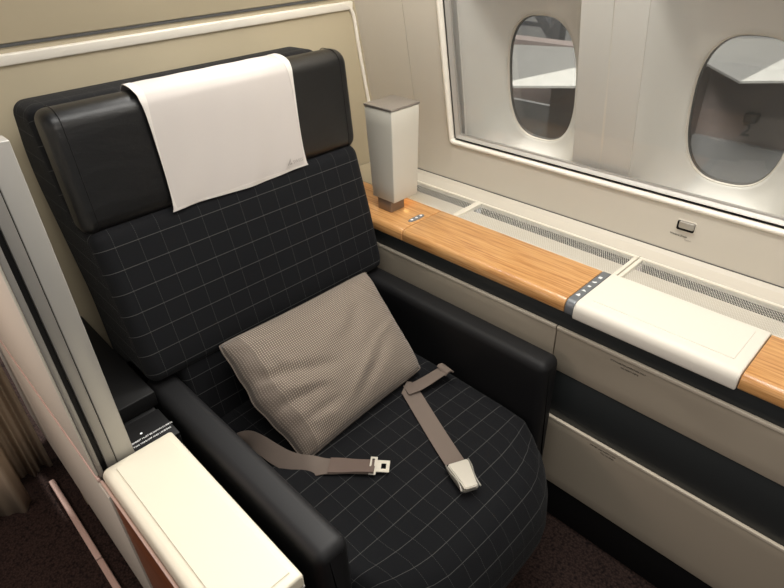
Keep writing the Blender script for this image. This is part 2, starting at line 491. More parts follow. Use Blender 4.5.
for k in range(-1, 4):                       # pillars between the funnels, in two halves with a joint
    xc = WINX[0] - PITCH/2 + PITCH*(k+1)
    for s in (-1, 1):
        xa, xb = (xc-PW/2-.006, xc-.0012) if s < 0 else (xc+.0012, xc+PW/2+.006)
        for za, zb in ((.84, 1.0), (1.0, 1.25), (1.25, 1.5)):
            v = [bm.verts.new((x, wy(z)+FD-.0005, z)) for x, z in ((xa, za), (xb, za), (xb, zb), (xa, zb))]
            v2 = [bm.verts.new((x, wy(z)+FD+.012, z)) for x, z in ((xa, za), (xb, za), (xb, zb), (xa, zb))]
            bm.faces.new(v); bm.faces.new(v2[::-1])
            for i in range(4): bm.faces.new((v[i], v[(i+1) % 4], v2[(i+1) % 4], v2[i]))
bmesh.ops.recalc_face_normals(bm, faces=bm.faces[:])
me = bpy.data.meshes.new('pillar_panel'); bm.to_mesh(me); bm.free(); link('pillar_panel', me, 'liner', lin_root, False)
bm = bmesh.new()
for k in range(-1, 4):
    xc = WINX[0] - PITCH/2 + PITCH*(k+1)
    wall_pts = [(xc-.003, .84), (xc+.003, .84), (xc+.003, 1.5), (xc-.003, 1.5)]
    bm.faces.new([bm.verts.new((x, wy(z)+FD+.0035, z)) for x, z in wall_pts])
me = bpy.data.meshes.new('pillar_joint'); bm.to_mesh(me); bm.free(); link('pillar_joint', me, 'bead', lin_root, False)

def oval(name, cx, specs, mat, parent, fill=False):
    bm = bmesh.new(); rows = []
    for sc, dep in specs:
        rows.append([bm.verts.new((x, wy(z)+dep, z)) for x, z in [sup(cx, ZC, .116+sc, .180+sc, 2.7, 2*PI*i/NS) for i in range(NS)]])
    for a, b in zip(rows, rows[1:]):
        for i in range(NS): bm.faces.new((a[i], a[(i+1) % NS], b[(i+1) % NS], b[i]))
    if fill:
        bm.faces.new(rows[-1]); bm.faces.new(rows[0])
    bmesh.ops.recalc_face_normals(bm, faces=bm.faces[:])
    me = bpy.data.meshes.new(name); bm.to_mesh(me); bm.free()
    return autosmooth(link(name, me, mat, parent), 40)
for w, cx in enumerate(WINX[1:3]):
    wn = empty('window_%d' % (w+1), (cx, 1.53, ZC), kind='structure')
    oval('window_rim', cx, [(0, WD+.004), (-.002, WD+.003), (-.003, WD+.006), (-.003, WD+.016)], 'bead', wn)
    oval('window_seal', cx, [(.0, WD+.012), (-.005, WD+.012), (-.006, WD+.016), (-.006, WD+.021)], 'rubber', wn)
    oval('window_pane', cx, [(.0, WD+.0165), (.0, WD+.0195)], 'pane', wn, True)
    oval('hull_ring', cx, [(.0, WD+.022), (.006, WD+.030), (.03, WD+.040), (.30, WD+.045)], 'rubber', wn)

# ---------------------------------------------------------------- cabinet run under the ledge
YW = 1.043
cab = empty('storage_cabinet', (-.7, 1.10, 0), 'long beige and charcoal cabinet run on the carpet beneath the window ledge', 'cabinet')
X0, X1 = -1.505, .25
box('plinth', X0, X1, YW+.012, 1.36, 0, .146, 'black', cab)
def lipped(name, x0, x1, z0, z1):
    p = loft(name, fillet([(YW-.002, z0), (YW+.022, z0), (YW+.022, z1), (YW-.002, z1)], .003, 3), x0, x1, .002, 'panel', cab, 'x', 2, 2)
    loft('panel_lip', fillet([(YW-.0045, z1-.008), (YW+.004, z1-.008), (YW+.004, z1+.001), (YW-.0045, z1+.001)], .002, 3), x0, x1, .001, 'lip', p, 'x', 2, 2)
    return p
lipped('lower_panel', X0, X1, .147, .386)
box('infill_panel', X0, X1, YW+.004, YW+.03, .380, .545, 'dark', cab)
ua = lipped('upper_panel', X0, -.5345, .539, .667)
ub = lipped('upper_panel', -.5315, X1, .539, .667)
box('shelf_recess', X0, X1, YW+.004, YW+.027, .660, .711, 'dark', cab)
box('cabinet_carcass', X0, X1, YW+.028, 1.20, .02, .711, 'black', cab, 0)
text('printed_notice', 'STOWAGE FOR LITERATURE ONLY', .0052, (-.392, YW-.0024, .6435), (1, 0, 0), (0, 0, 1), 'ink', cab)
text('printed_notice', 'NO HEAVY ITEMS', .0052, (-.366, YW-.0024, .6345), (1, 0, 0), (0, 0, 1), 'ink', cab)
text('printed_notice', 'LIFE VEST AND SAFETY CARD', .0052, (-.396, YW-.0024, .3660), (1, 0, 0), (0, 0, 1), 'ink', cab)
text('printed_notice', 'PULL TO OPEN', .0052, (-.366, YW-.0024, .3570), (1, 0, 0), (0, 0, 1), 'ink', cab)

# ---------------------------------------------------------------- window ledge
ZL = .752; YL0, YL1 = 1.034, 1.205
led = empty('window_ledge', (-.65, 1.12, .715), 'cherry wood window ledge with slim control strip above the beige cabinet', 'ledge')
def ledge_prof(z=ZL, y0=YL0):
    return fillet([(y0, .716), (YL1, .716), (YL1, z), (y0, z)], [.006, 0, .002, .022], 8)
loft('wood_panel', ledge_prof(), X0, -1.0425, .0015, 'wood', led, 'x', 2, 4)
loft('wood_panel', ledge_prof(), -1.0405, -.5195, .0015, 'wood', led, 'x', 2, 6)
loft('wood_panel', ledge_prof(), -.1430, .25, .0015, 'wood', led, 'x', 2, 4)
cs = loft('control_strip', ledge_prof(ZL+.001, YL0-.0005), -.5175, -.4965, .001, 'control', led, 'x', 2, 4)
ZI = ZL+.0014
def flat_icon(pts, name='button_icon'):
    bm = bmesh.new(); v = [bm.verts.new((x, y, ZI)) for x, y in pts]; f = bm.faces.new(v)
    g = bmesh.ops.extrude_face_region(bm, geom=[f]); bmesh.ops.translate(bm, vec=(0, 0, .0005), verts=[a for a in g['geom'] if isinstance(a, bmesh.types.BMVert)])
    bmesh.ops.recalc_face_normals(bm, faces=bm.faces[:])
    me = bpy.data.meshes.new(name); bm.to_mesh(me); bm.free(); return link(name, me, 'icon', cs, False)
xc = -.507
flat_icon([(xc-.005, 1.066), (xc+.004, 1.066), (xc+.004, 1.072), (xc, 1.078), (xc-.005, 1.070)])
flat_icon([(xc-.005, 1.092), (xc+.005, 1.092), (xc+.005, 1.095), (xc-.002, 1.099)])
flat_icon([(xc-.004, 1.116), (xc+.003, 1.116), (xc+.004, 1.122), (xc-.003, 1.123)])
flat_icon([(xc-.005, 1.140), (xc+.002, 1.140), (xc+.005, 1.146), (xc+.003, 1.148), (xc-.002, 1.144), (xc-.005, 1.144)])
flat_icon([(xc-.004, 1.166), (xc+.004, 1.166), (xc+.004, 1.175), (xc-.004, 1.175)])

pad = empty('armrest_pad', (-.32, 1.12, .716), 'white leather armrest pad set into the window ledge between two wood sections', 'armrest')
loft('pad_body', fillet([(YL0-.004, .712), (YL1+.004, .712), (YL1+.004, ZL+.003), (YL0-.004, ZL+.003)], [.006, 0, .006, .024], 8), -.4955, -.1450, .004, 'creamwhite', pad, 'x', 4, 8)
bm = bmesh.new()
box_bm(bm, -.470, -.168, 1.066, 1.190, ZL+.0005, ZL+.0047); bmesh.ops.bevel(bm, geom=bm.edges[:], offset=.0016, segments=3, affect='EDGES')
me = bpy.data.meshes.new('pad_top'); bm.to_mesh(me); bm.free(); autosmooth(link('pad_top', me, 'creamwhite', pad), 60)

# seat control: oval plate with three small buttons
sc_ = empty('seat_control', (-1.062, 1.117, ZL), 'small oval silver plate with three pale buttons in the wood ledge beside the lamp', 'control')
def zdisc(name, cx, cy, a, b, z0, z1, mat, parent, e=2, rot=0):
    P = [sup(0, 0, a, b, e, 2*PI*i/32) for i in range(32)]
    return loft(name, [(cx+p[0], cy+p[1]) for p in P], z0, z1, min(.0012, (z1-z0)*.4), mat, parent, 'z', 3, 1, step=9)
zdisc('control_plate', -1.062, 1.117, .0095, .031, ZL-.001, ZL+.002, 'control', sc_, 2.8)
for dy in (-.019, 0, .019): zdisc('button', -1.062, 1.117+dy, .0038, .0044, ZL+.001, ZL+.0036, 'icon', sc_)

# ventilation grilles between ledge and side wall
gx = [(-1.295, -1.005), (-.985, -.497), (-.474, -.124), (-.103, .25)]
lab = ['perforated pale air grille beside and behind the white lamp', 'long perforated pale air grille behind the cherry wood ledge', 'perforated pale air grille behind the white armrest pad', 'perforated pale air grille cut by the right edge of the photo']
for (a, b), lb in zip(gx, lab):
    g = empty('air_grille', ((a+b)/2, 1.27, .74), lb, 'air grille', 'perforated air grilles along the window ledge')
    y0, y1, t = 1.2065, 1.334, .0105
    bm = bmesh.new(); z0, z1 = .738, ZL-.001
    for q in ((a-t, b+t, y0, y0+.004), (a-t, b+t, y1-.010, y1), (a-t+.0005, a, y0+.004, y1-.010), (b, b+t-.0005, y0+.004, y1-.010)):
        box_bm(bm, *q, z0, z1)
    bmesh.ops.bevel(bm, geom=bm.edges[:], offset=.001, segments=2, affect='EDGES')
    me = bpy.data.meshes.new('grille_frame'); bm.to_mesh(me); bm.free(); autosmooth(link('grille_frame', me, 'white', g), 60)
    bm = bmesh.new(); v = [bm.verts.new(p) for p in ((a, y0+.003, ZL-.0045), (b, y0+.003, ZL-.0045), (b, y1-.009, ZL-.0045), (a, y1-.009, ZL-.0045))]; bm.faces.new(v)
    ge = bmesh.ops.extrude_face_region(bm, geom=bm.faces[:]); bmesh.ops.translate(bm, vec=(0, 0, -.0008), verts=[v for v in ge['geom'] if isinstance(v, bmesh.types.BMVert)])
    bmesh.ops.recalc_face_normals(bm, faces=bm.faces[:])
    me = bpy.data.meshes.new('perforated_sheet'); bm.to_mesh(me); bm.free(); link('perforated_sheet', me, 'perf', g, False)
    box('baffle', a, b, y0+.003, y0+.074, ZL-.014, ZL-.010, 'sidewall', g, 0)
    box('duct', a, b, y0+.003, y1-.008, .66, .67, 'black', g, 0)
    box('duct_wall', a, b, y1-.009, y1-.007, .67, .738, 'black', g, 0)
fl = box('end_filler', X0, -1.308, 1.2065, 1.3345, .716, ZL, 'backwall', led, .001)
sl = loft('trim_3', fillet([(1.335, .735), (1.42, .735), (1.42, .765), (1.3805, .765), (1.372, .756), (1.345, .752), (1.335, .7515)], .003, 3), X0, .3, .001, 'sidewall', None, 'x', 2, 2)
tag(sl, kind='structure')
sg = box('trim_4', X0, .3, 1.3825, 1.40, .7652, .7670, 'rubber', None, 0); tag(sg, kind='structure')

# window switch on the side wall
sw = empty('shade_switch', (-.412, 1.385, .842), 'small silver rocker switch on the beige wall below the right window', 'switch')
ringpts = [(-.4345, .829), (-.3925, .829), (-.3925, .8535), (-.4345, .8535)]
loft('switch_frame', [(x, -0) for x in (0,)] and fillet([(-.437, .8265), (-.390, .8265), (-.390, .856), (-.437, .856)], .005, 4), 1.3825, 1.3865, .0012, 'sidewall', sw, 'y', 3, 1)
loft('switch_recess', fillet([(-.4345, .829), (-.3925, .829), (-.3925, .8535), (-.4345, .8535)], .004, 4), 1.3818, 1.3832, .0003, 'darkhole', sw, 'y', 2, 1)
loft('rocker', fillet([(-.4290, .8365), (-.3930, .8365), (-.3930, .8535), (-.4290, .8535)], .003, 4), 1.3765, 1.3825, .002, 'steel', sw, 'y', 3, 1)
text('switch_label', 'Window Shade', .0066, (-.446, 1.3838, .812), (1, 0, 0), (0, 0, 1), 'logo' if 0 else 'ink', sw)
text('switch_label', 'Control', .0050, (-.410, 1.3838, .805), (1, 0, 0), (0, 0, 1), 'logo', sw)

# ---------------------------------------------------------------- lamp on the ledge
lp = empty('ledge_lamp', (-1.185, 1.14, ZL), 'cream box shaped lamp with grey top standing on the window ledge', 'lamp')
lx0, lx1, ly0, ly1 = -1.236, -1.127, 1.092, 1.203
box('lamp_foot', -1.199, -1.143, 1.0935, 1.150, ZL, .7885, 'brown', lp, .002)
def lamp_taper(x, y, z):
    k = (1.052-z)/.264
    return (lx1 + (x-lx1)*(1-.16*k), ly0 + (y-ly0)*(1-.11*k), z)
loft('lamp_body', fillet([(lx0, ly0), (lx1, ly0), (lx1, ly1), (lx0, ly1)], .003, 3), .788, 1.052, .0015, 'lamp', lp, 'z', 2, 6, step=.2, shift=lamp_taper)
box('lamp_cap', lx0-.001, lx1+.001, ly0-.001, ly1+.001, 1.0535, 1.060, 'lampcap', lp, .001)
box('cap_joint', lx0+.003, lx1-.003, ly0+.003, ly1-.003, 1.051, 1.054, 'black', lp, 0)
box('lamp_glow_strip', -1.205, lx1-.02, 1.168, 1.186, .7865, .788, 'glow', lp, 0)

# ---------------------------------------------------------------- the seat
seat = empty('airplane_seat', (-.9, .65, 0), 'wide black airplane seat with a thin pale grid pattern and black leather headrest', 'seat')
YC = .65
def bx_front(z): return -1.10 - .246*(z-.64)
back_prof = [(bx_front(.615)+.004, .615), (bx_front(.80)+.006, .80), (bx_front(.965), .968), (-1.235, .985), (-1.262, 1.02), (-1.310, 1.207), (-1.435, 1.204), (-1.478, 1.06), (-1.365, .77), (-1.345, .52), (-1.24, .52), (-1.20, .615)]
bp = fillet(back_prof, [.03, .2, .03, .02, .06, .03, .03, .2, .2, .03, .03, .02], 6)
# uv: rows must fall on the stitched rows of the front face
loft('backrest', bp, .285, 1.015, .028, 'fabric', seat, 'y', 7, 10, .03, 0, u0=-.374, v0=.0)
low_prof = [(-1.075, .40), (-1.112, .66), (-1.25, .66), (-1.22, .40)]
loft('lumbar_cushion', fillet(low_prof, .02, 5), .357, .943, .018, 'fabric', seat, 'y', 5, 8, .03, u0=-.374)
# seat cushion: crowned top, front rolls over and falls to the leg rest
cush = [(-1.13, .30), (-1.13, .440), (-1.06, .456), (-.80, .462), (-.60, .458), (-.50, .452), (-.405, .425), (-.362, .355), (-.356, .27), (-.385, .16), (-.42, .08), (-.50, .08), (-.60, .30)]
def cush_shift(x, y, z):
    s = (y-YC)/.335
    if x > -.56:
        k = min(1, (x+.56)/.2); x -= k*(.020*s*s + .075*max(0, abs(s)-.45)**2/.30)
    lim = .297 - .024*max(0, min(1, (x+.53)/.06)) if x > -.56 else .297
    if z < .445 and x > -.45: pass
    y = YC + (y-YC)*lim/.335
    z -= .010*abs(s)**3 if z > .40 else 0
    return (x, y, z)
loft('seat_cushion', fillet(cush, [.03, .03, .1, .2, .2, .12, .08, .08, .1, .1, .03, .03, .1], 5), YC-.335, YC+.335, .035, 'fabric', seat, 'y', 7, 14, .022, 0, cush_shift, u0=-.374+.0, v0=.013)
# headrest
hp = [(-1.184, .962), (-1.203, 1.215), (-1.285, 1.217), (-1.262, .966)]
hr = loft('headrest', fillet(hp, [.036, .036, .03, .02], 8), .283, 1.017, .022, 'leather', seat, 'y', 7, 12, .03, 0)
for yy in (.312, .988):
    pts = [Vector((q[0], yy, q[1])) for q in inset([Vector(p) for p in fillet(hp, [.036, .032, .02, .02], 8)], -.0002)]
    sweep('stitched_seam', pts, .0009, 'armleather', hr, 5, True)
# armrests
for y0, y1, nm in ((.281, .352, 'left'), (.948, 1.020, 'right')):
    pr = fillet([(y0, .12), (y1, .12), (y1, .612), (y0, .612)], [.01, .01, .022, .022], 7)
    a = loft('armrest', pr, -1.16, -.498, .022, 'armleather', seat, 'x', 6, 10, .03)
    for yy in (y0+.006, y1-.006):
        pass
box('seat_base', -1.30, -.62, .37, .93, 0, .31, 'black', seat, .01)
box('back_support', -1.40, -1.24, .36, .94, .03, .60, 'black', seat, .01)

# ---------------------------------------------------------------- headrest cover
cov = empty('headrest_cover', (-1.23, YC, 1.0), 'white cloth headrest cover draped over the middle of the black headrest', 'headrest cover')
def cover_path(off):
    P = [(-1.281, 1.08), (-1.289, 1.16), (-1.286, 1.200), (-1.268, 1.2165), (-1.232, 1.2165), (-1.208, 1.206), (-1.2005, 1.175), (-1.194, 1.09), (-1.1885, 1.02), (-1.1855, .980), (-1.186, .966)]
    V = spline([(p[0], 0, p[1]) for p in P], 6); out = []
    for i, v in enumerate(V):
        t = (V[min(i+1, len(V)-1)]-V[max(i-1, 0)]).normalized(); n = Vector((-t.z, 0, t.x))
        if n.x < 0 and v.z < 1.15 and i > 20: n = -n
        out.append((v, n))
    return out
def cover_mesh(name, ya, yb, off, mat, i0=0, i1=None, ny=26, th=.0016, fl=0):
    V = cover_path(0); i1 = i1 or len(V); bm = bmesh.new(); top = []; bot = []
    for i in range(i0, i1):
        v, n = V[i]; s = i/(len(V)-1); r1 = []; r2 = []
        n = Vector((1, 0, .08)).normalized() if i > 30 else (Vector((0, 0, 1)) if 16 < i <= 26 else (Vector((.7, 0, .7)) if i > 26 else Vector((-1, 0, .2)).normalized()))
        for k in range(ny+1):
            t = k/ny; y = ya + (yb-ya)*t
            y += .004*math.sin(s*9+1)*(1-2*t)
            d = off + .0022*math.sin(y*34+s*5)*max(0, s-.35) + .0012*math.sin(y*71+s*11)*s + .0075
            zz = v.z - (.003*math.sin(y*20+.6) if s > .95 else 0)
            p = Vector((v.x, y, zz))
            r1.append(bm.verts.new(p + n*(d+th))); r2.append(bm.verts.new(p + n*d))
        top.append(r1); bot.append(r2)
    for a, b, c, d_ in zip(top, top[1:], bot, bot[1:]):
        for k in range(ny):
            bm.faces.new((a[k], a[k+1], b[k+1], b[k])); bm.faces.new((c[k], d_[k], d_[k+1], c[k+1]))
    m = len(top)
    for i in range(m-1):
        for k in (0, ny): bm.faces.new((top[i][k], top[i+1][k], bot[i+1][k], bot[i][k]))
    for k in range(ny):
        for i in (0, m-1): bm.faces.new((top[i][k], top[i][k+1], bot[i][k+1], bot[i][k]))
    bmesh.ops.recalc_face_normals(bm, faces=bm.faces[:])
    me = bpy.data.meshes.new(name); bm.to_mesh(me); bm.free()
    return autosmooth(link(name, me, mat, cov), 60)
CA, CB = .4665, .8335
cover_mesh('cloth', CA, CB, 0, 'cloth')
nV = len(cover_path(0))
cover_mesh('hem', CA-.0005, CA+.009, .0008, 'hem', 0, None, 3)
cover_mesh('hem', CB-.009, CB+.0005, .0008, 'hem', 0, None, 3)
cover_mesh('hem', CA, CB, .0009, 'hem', nV-5, nV)
# printed mark: small tail fin with a cross, then letters
ux = Vector((0, 1, 0)); uz = Vector((-.08, 0, 1)).normalized()
fo = Vector((-1.1835, .772, .985)) + Vector((1, 0, .08)).normalized()*.0124
def onface(a, b, lift=0): return fo + ux*a + uz*b + Vector((1, 0, .08)).normalized()*lift
bm = bmesh.new()
def poly(pts, l=0): 
    f = bm.faces.new([bm.verts.new(onface(a, b, l)) for a, b in pts])
for pts in ([(0, 0), (.0045, 0), (.0115, .0085), (.0115, .0165)], [(.0060, 0), (.0150, 0), (.0135, .0045), (.0105, .0050)]): poly(pts)
me = bpy.data.meshes.new('printed_mark'); bm.to_mesh(me); bm.free(); link('printed_mark', me, 'logo', cov, False)
text('printed_lettering', 'SWISS', .0115, onface(.0175, .0005), ux, uz, 'logo', cov)

# ---------------------------------------------------------------- pillow
def make_pillow():
    A = Vector((-1.066, .440, .668)); B = Vector((-1.066, .912, .662)); Cc = Vector((-.812, .868, .480)); D = Vector((-.797, .462, .464))
    nu, nv = 60, 44; bm = bmesh.new(); uvl = bm.loops.layers.uv.new('UVMap')
    nrm = (B-A).cross(D-A).normalized()
    if nrm.z < 0: nrm = -nrm
    def prof(u, v): return max(0, (1-abs(2*u-1)**3))**.5 * max(0, (1-abs(2*v-1)**3))**.5
    def pt(u, v, side):
        # edges bow inwards between the corners
        bu = .016*math.sin(PI*v) - ((.040*math.sin(PI*v)**2+.004*math.sin(PI*v)*(math.sin(v*13+1)+math.sin(v*29))) if u < .5 else 0); bv = .012*math.sin(PI*u)
        uu = u + (bu*(1-2*u))*1.0; vv = v + (bv*(1-2*v))
        kk = (abs(2*u-1)*abs(2*v-1))**10*.010
        uu = uu + (.5-uu)*kk*2; vv = vv + (.5-vv)*kk*2
        p = A.lerp(B, uu).lerp(D.lerp(Cc, uu), vv)
        h = prof(u, v)
        w = 0
        if side > 0:
            # creases running from the left edge into the middle, and a long diagonal fold
            def crease(u0, v0, u1, v1, wd, am):
                d = Vector((u1-u0, v1-v0)); L = d.length; d /= L
                q = Vector((u-u0, v-v0)); s = q.dot(d); e = abs(q.x*d.y-q.y*d.x)
                return am*math.exp(-(e/wd)**2)*max(0, math.sin(PI*min(1, max(0, s/L))))**.6
            w -= crease(.03, .36, .46, .60, .035, .011) + crease(.03, .60, .30, .68, .022, .009) + crease(.03, .78, .34, .80, .025, .008) + crease(.50, .60, .74, .26, .040, .007)
            w += crease(.36, .86, .74, .58, .030, .008) + crease(.70, .60, .97, .50, .022, .006) + crease(.04, .48, .40, .70, .030, .006) + crease(.50, .40, .72, .18, .05, .005)
            w -= crease(.40, .92, .80, .64, .030, .006) + crease(.80, .04, .97, .42, .022, .004)
            q = mnoise.noise(Vector((u*5, v*9, 1.3))); q2 = mnoise.noise(Vector((u*14+q, v*20+2*q, 4.1)))
            w += .005*q + .006*q2*math.exp(-(u/.25)**2) + .0012*q2
        top = .080 if side > 0 else -.032
        return p + nrm*(h*top + w*min(1, h*1.6))
    G = {}
    for side in (1, -1):
        for i in range(nu+1):
            for j in range(nv+1):
                edge = i in (0, nu) or j in (0, nv)
                if edge and side < 0: G[(side, i, j)] = G[(1, i, j)]; continue
                G[(side, i, j)] = bm.verts.new(pt(i/nu, j/nv, side))
    for side in (1, -1):
        for i in range(nu):
            for j in range(nv):
                q = [(i, j), (i+1, j), (i+1, j+1), (i, j+1)]
                f = bm.faces.new([G[(side,)+x] for x in (q if side < 0 else q[::-1])])
                for lp_, x in zip(f.loops, (q if side < 0 else q[::-1])): lp_[uvl].uv = (x[0]/nu*.47, x[1]/nv*.33)
    bmesh.ops.recalc_face_normals(bm, faces=bm.faces[:])
    me = bpy.data.meshes.new('pillow'); bm.to_mesh(me); bm.free()
    o = link('pillow', me, 'pillow')
    tag(o, 'wrinkled taupe woven pillow propped diagonally on the seat against the backrest', 'pillow')
    # piped seam around the rim
    rim = [pt(i/nu, 0, 1) for i in range(nu)] + [pt(1, j/nv, 1) for j in range(nv)] + [pt(1-i/nu, 1, 1) for i in range(nu)] + [pt(0, 1-j/nv, 1) for j in range(nv)]
    sweep('rim_seam', rim, .0016, 'pillow', o, 6, True)
make_pillow()

# ---------------------------------------------------------------- seat belt
S = .4665
sb1 = empty('seat_belt', (-.80, .47, S), 'short taupe seat belt half ending in a flat metal tongue, left of the pillow', 'seat belt', 'two halves of the lap belt')
ctr = [(-.985, .380, .445), (-.942, .405, .474), (-.895, .414, .484), (-.852, .424, .478), (-.815, .440, .468), (-.780, .466, .4638), (-.738, .504, .4636), (-.698, .540, .4646), (-.672, .562, .4655)]
wdv = [(.35, .2, .9), (.45, .35, .75), (.50, .45, .55), (.60, .60, .35), (.70, .70, .12), (.70, .72, .02), (.66, .75, 0), (.66, .75, 0), (.66, .75, 0)]
ribbon('webbing', ctr, wdv, .046, 'web', sb1)
# stitched double layer near the tongue
ribbon('stitched_end', [(-.750, .495, .4658), (-.718, .523, .4665), (-.688, .549, .4678), (-.671, .5628, .4688)], [(.66, .75, 0)]*4, .0465, 'webseam', sb1, .0022, 4)
def local_frame(o, d):
    d = Vector(d).normalized(); z = Vector((0, 0, 1)); z = (z-d*z.dot(d)).normalized(); s = z.cross(d)
    return Matrix.Translation(o) @ Matrix((d, s, z)).transposed().to_4x4()
def shape2d(name, outline, holes, z0, z1, mtx, mat, parent, bev=.0008):
    """flat plate with optional rectangular hole, built from strips"""
    bm = bmesh.new()
    if not holes:
        v = [bm.verts.new((x, y, z0)) for x, y in outline]; f = bm.faces.new(v)
    else:
        o2 = outline; h = holes; n = len(o2); vo = [bm.verts.new((x, y, z0)) for x, y in o2]; vh = [bm.verts.new((x, y, z0)) for x, y in h]
        for i in range(n): bm.faces.new((vo[i], vo[(i+1) % n], vh[(i+1) % n], vh[i]))
    g = bmesh.ops.extrude_face_region(bm, geom=bm.faces[:]); bmesh.ops.translate(bm, vec=(0, 0, z1-z0), verts=[a for a in g['geom'] if isinstance(a, bmesh.types.BMVert)])
    bmesh.ops.recalc_face_normals(bm, faces=bm.faces[:])
    if bev:
        es = [e for e in bm.edges if len(e.link_faces) == 2 and e.calc_face_angle(0) > .6]
        bmesh.ops.bevel(bm, geom=es, offset=bev, segments=2, affect='EDGES')
    me = bpy.data.meshes.new(name); bm.to_mesh(me); bm.free(); me.transform(mtx)
    return autosmooth(link(name, me, mat, parent), 50)
d1 = Vector((.75, -.66, 0)); d1 = Vector((.040, .030, 0))
mt = local_frame((-.681, .5555, .4680), (.77, .64, 0))
tg = shape2d('tongue_shoulder', [(0, -.025), (.016, -.025), (.016, .025), (0, .025)], [(.004, -.020), (.010, -.020), (.010, .020), (.004, .020)], 0, .0022, mt, 'metal', sb1, .0006)
shape2d('tongue', [(.0155, -.0165), (.045, -.0165), (.045, .0165), (.0155, .0165)], [(.026, -.0075), (.037, -.0075), (.037, .0075), (.026, .0075)], 0, .0022, mt, 'metal', sb1, .0006)
# right half: from the crease beside the armrest, folded over, towards the front
sb2 = empty('seat_belt', (-.66, .75, S), 'long taupe seat belt half with a polished metal buckle, right of the pillow', 'seat belt', 'two halves of the lap belt')
cA = [(-.757, .902, .489), (-.761, .880, .487), (-.768, .850, .481), (-.778, .815, .474), (-.790, .785, .4715)]
ribbon('webbing', cA, [(.9, -.3, .25), (.9, -.3, .2), (.9, -.3, .15), (.9, -.28, .1), (.9, -.2, .1)], .040, 'web', sb2)
ribbon('webbing_loop', [(-.755, .911, .487), (-.757, .905, .493), (-.759, .895, .4935), (-.761, .889, .488)], [(.95, -.22, .12)]*4, .044, 'web', sb2, .004, 5)
cB = [(-.802, .790, .4705), (-.790, .795, .4695), (-.765, .786, .4665), (-.72, .767, .4650), (-.64, .733, .4640), (-.565, .702, .4640), (-.535, .690, .4660)]
ribbon('webbing', cB, [(.38, .92, .0)]*7, .046, 'web', sb2)
mb = local_frame((-.545, .6945, .4620), (.90, -.44, 0))
shape2d('buckle_base', [(0, -.027), (.030, -.026), (.066, -.021), (.076, -.018), (.076, .018), (.066, .021), (.030, .026), (0, .027)], None, 0, .011, mb, 'steel', sb2, .003)
shape2d('buckle_lever', [(.004, -.0235), (.012, -.024), (.064, -.0165), (.078, -.0150), (.078, .0150), (.064, .0165), (.012, .024), (.004, .0235)], None, .0125, .0185, mb, 'metal', sb2, .0025)
for sg in (-1, 1):
    sweep('buckle_rail', [mb @ Vector(p) for p in spline([(.002, sg*.0270, .012), (.022, sg*.0262, .014), (.045, sg*.0212, .014), (.062, sg*.0205, .013), (.076, sg*.0225, .010)], 4)], .0022, 'steel', sb2, 6)
shape2d('buckle_slot', [(.002, -.024), (.005, -.024), (.005, .024), (.002, .024)], None, .0105, .013, mb, 'darkhole', sb2, 0)

# ---------------------------------------------------------------- left side console
con = empty('side_console', (-.7, .18, 0), 'cream topped console with brown wood side, left of the black seat', 'console')
pad2 = loft('armrest_cushion', fillet([(.104, .588), (.252, .588), (.252, .621), (.104, .621)], [.004, .004, .008, .018], 7), -.947, -.497, .006, 'cream', con, 'x', 4, 8, .03)
bm = bmesh.new(); box_bm(bm, -.930, -.513, .128, .238, .6185, .6235); bmesh.ops.bevel(bm, geom=bm.edges[:], offset=.0018, segments=3, affect='EDGES')
me = bpy.data.meshes.new('cushion_panel'); bm.to_mesh(me); bm.free(); autosmooth(link('cushion_panel', me, 'cream', pad2), 60)
box('console_body', -.945, -.510, .108, .250, .02, .586, 'black', con, .002)
box('metal_edge', -.948, -.4985, .1005, .2515, .5815, .5875, 'silver', con, .0015)
box('wood_side', -.905, -.35, .0985, .108, .10, .580, 'redwood', con, .001)
box('rose_edge_trim', -.95, -.35, .0975, .1035, .590, .596, 'copper', con, .002)
# black shelf behind the console with the printed notice
bs = empty('rear_shelf', (-1.2, .23, 0), 'black shelf behind the cream console, with a white printed notice', 'shelf')
box('shelf_plate', -1.052, -.950, .172, .268, .590, .600, 'black', bs, .001)
box('shelf_body', -1.505, -1.056, .172, .268, .02, .588, 'black', bs, .002)
box('rear_panel', -1.505, -1.075, .174, .279, .590, .628, 'black', bs, .002)
box('shelf_support', -1.052, -.950, .172, .268, .02, .588, 'black', bs, .001)
text('printed_notice', 'ARMREST MUST BE DOWN DURING', .0062, (-.988, .1775, .6005), (0, 1, 0), (-1, 0, 0), 'icon', bs, space=.92)
text('printed_notice', 'TAXI TAKE-OFF AND LANDING', .0062, (-.976, .1800, .6005), (0, 1, 0), (-1, 0, 0), 'icon', bs, space=.92)
bm = bmesh.new(); bmesh.ops.create_circle(bm, cap_ends=True, radius=.0028, segments=16, matrix=Matrix.Translation((-1.006, .209, .6005)))
me = bpy.data.meshes.new('printed_dot'); bm.to_mesh(me); bm.free(); link('printed_dot', me, 'icon', bs, False)

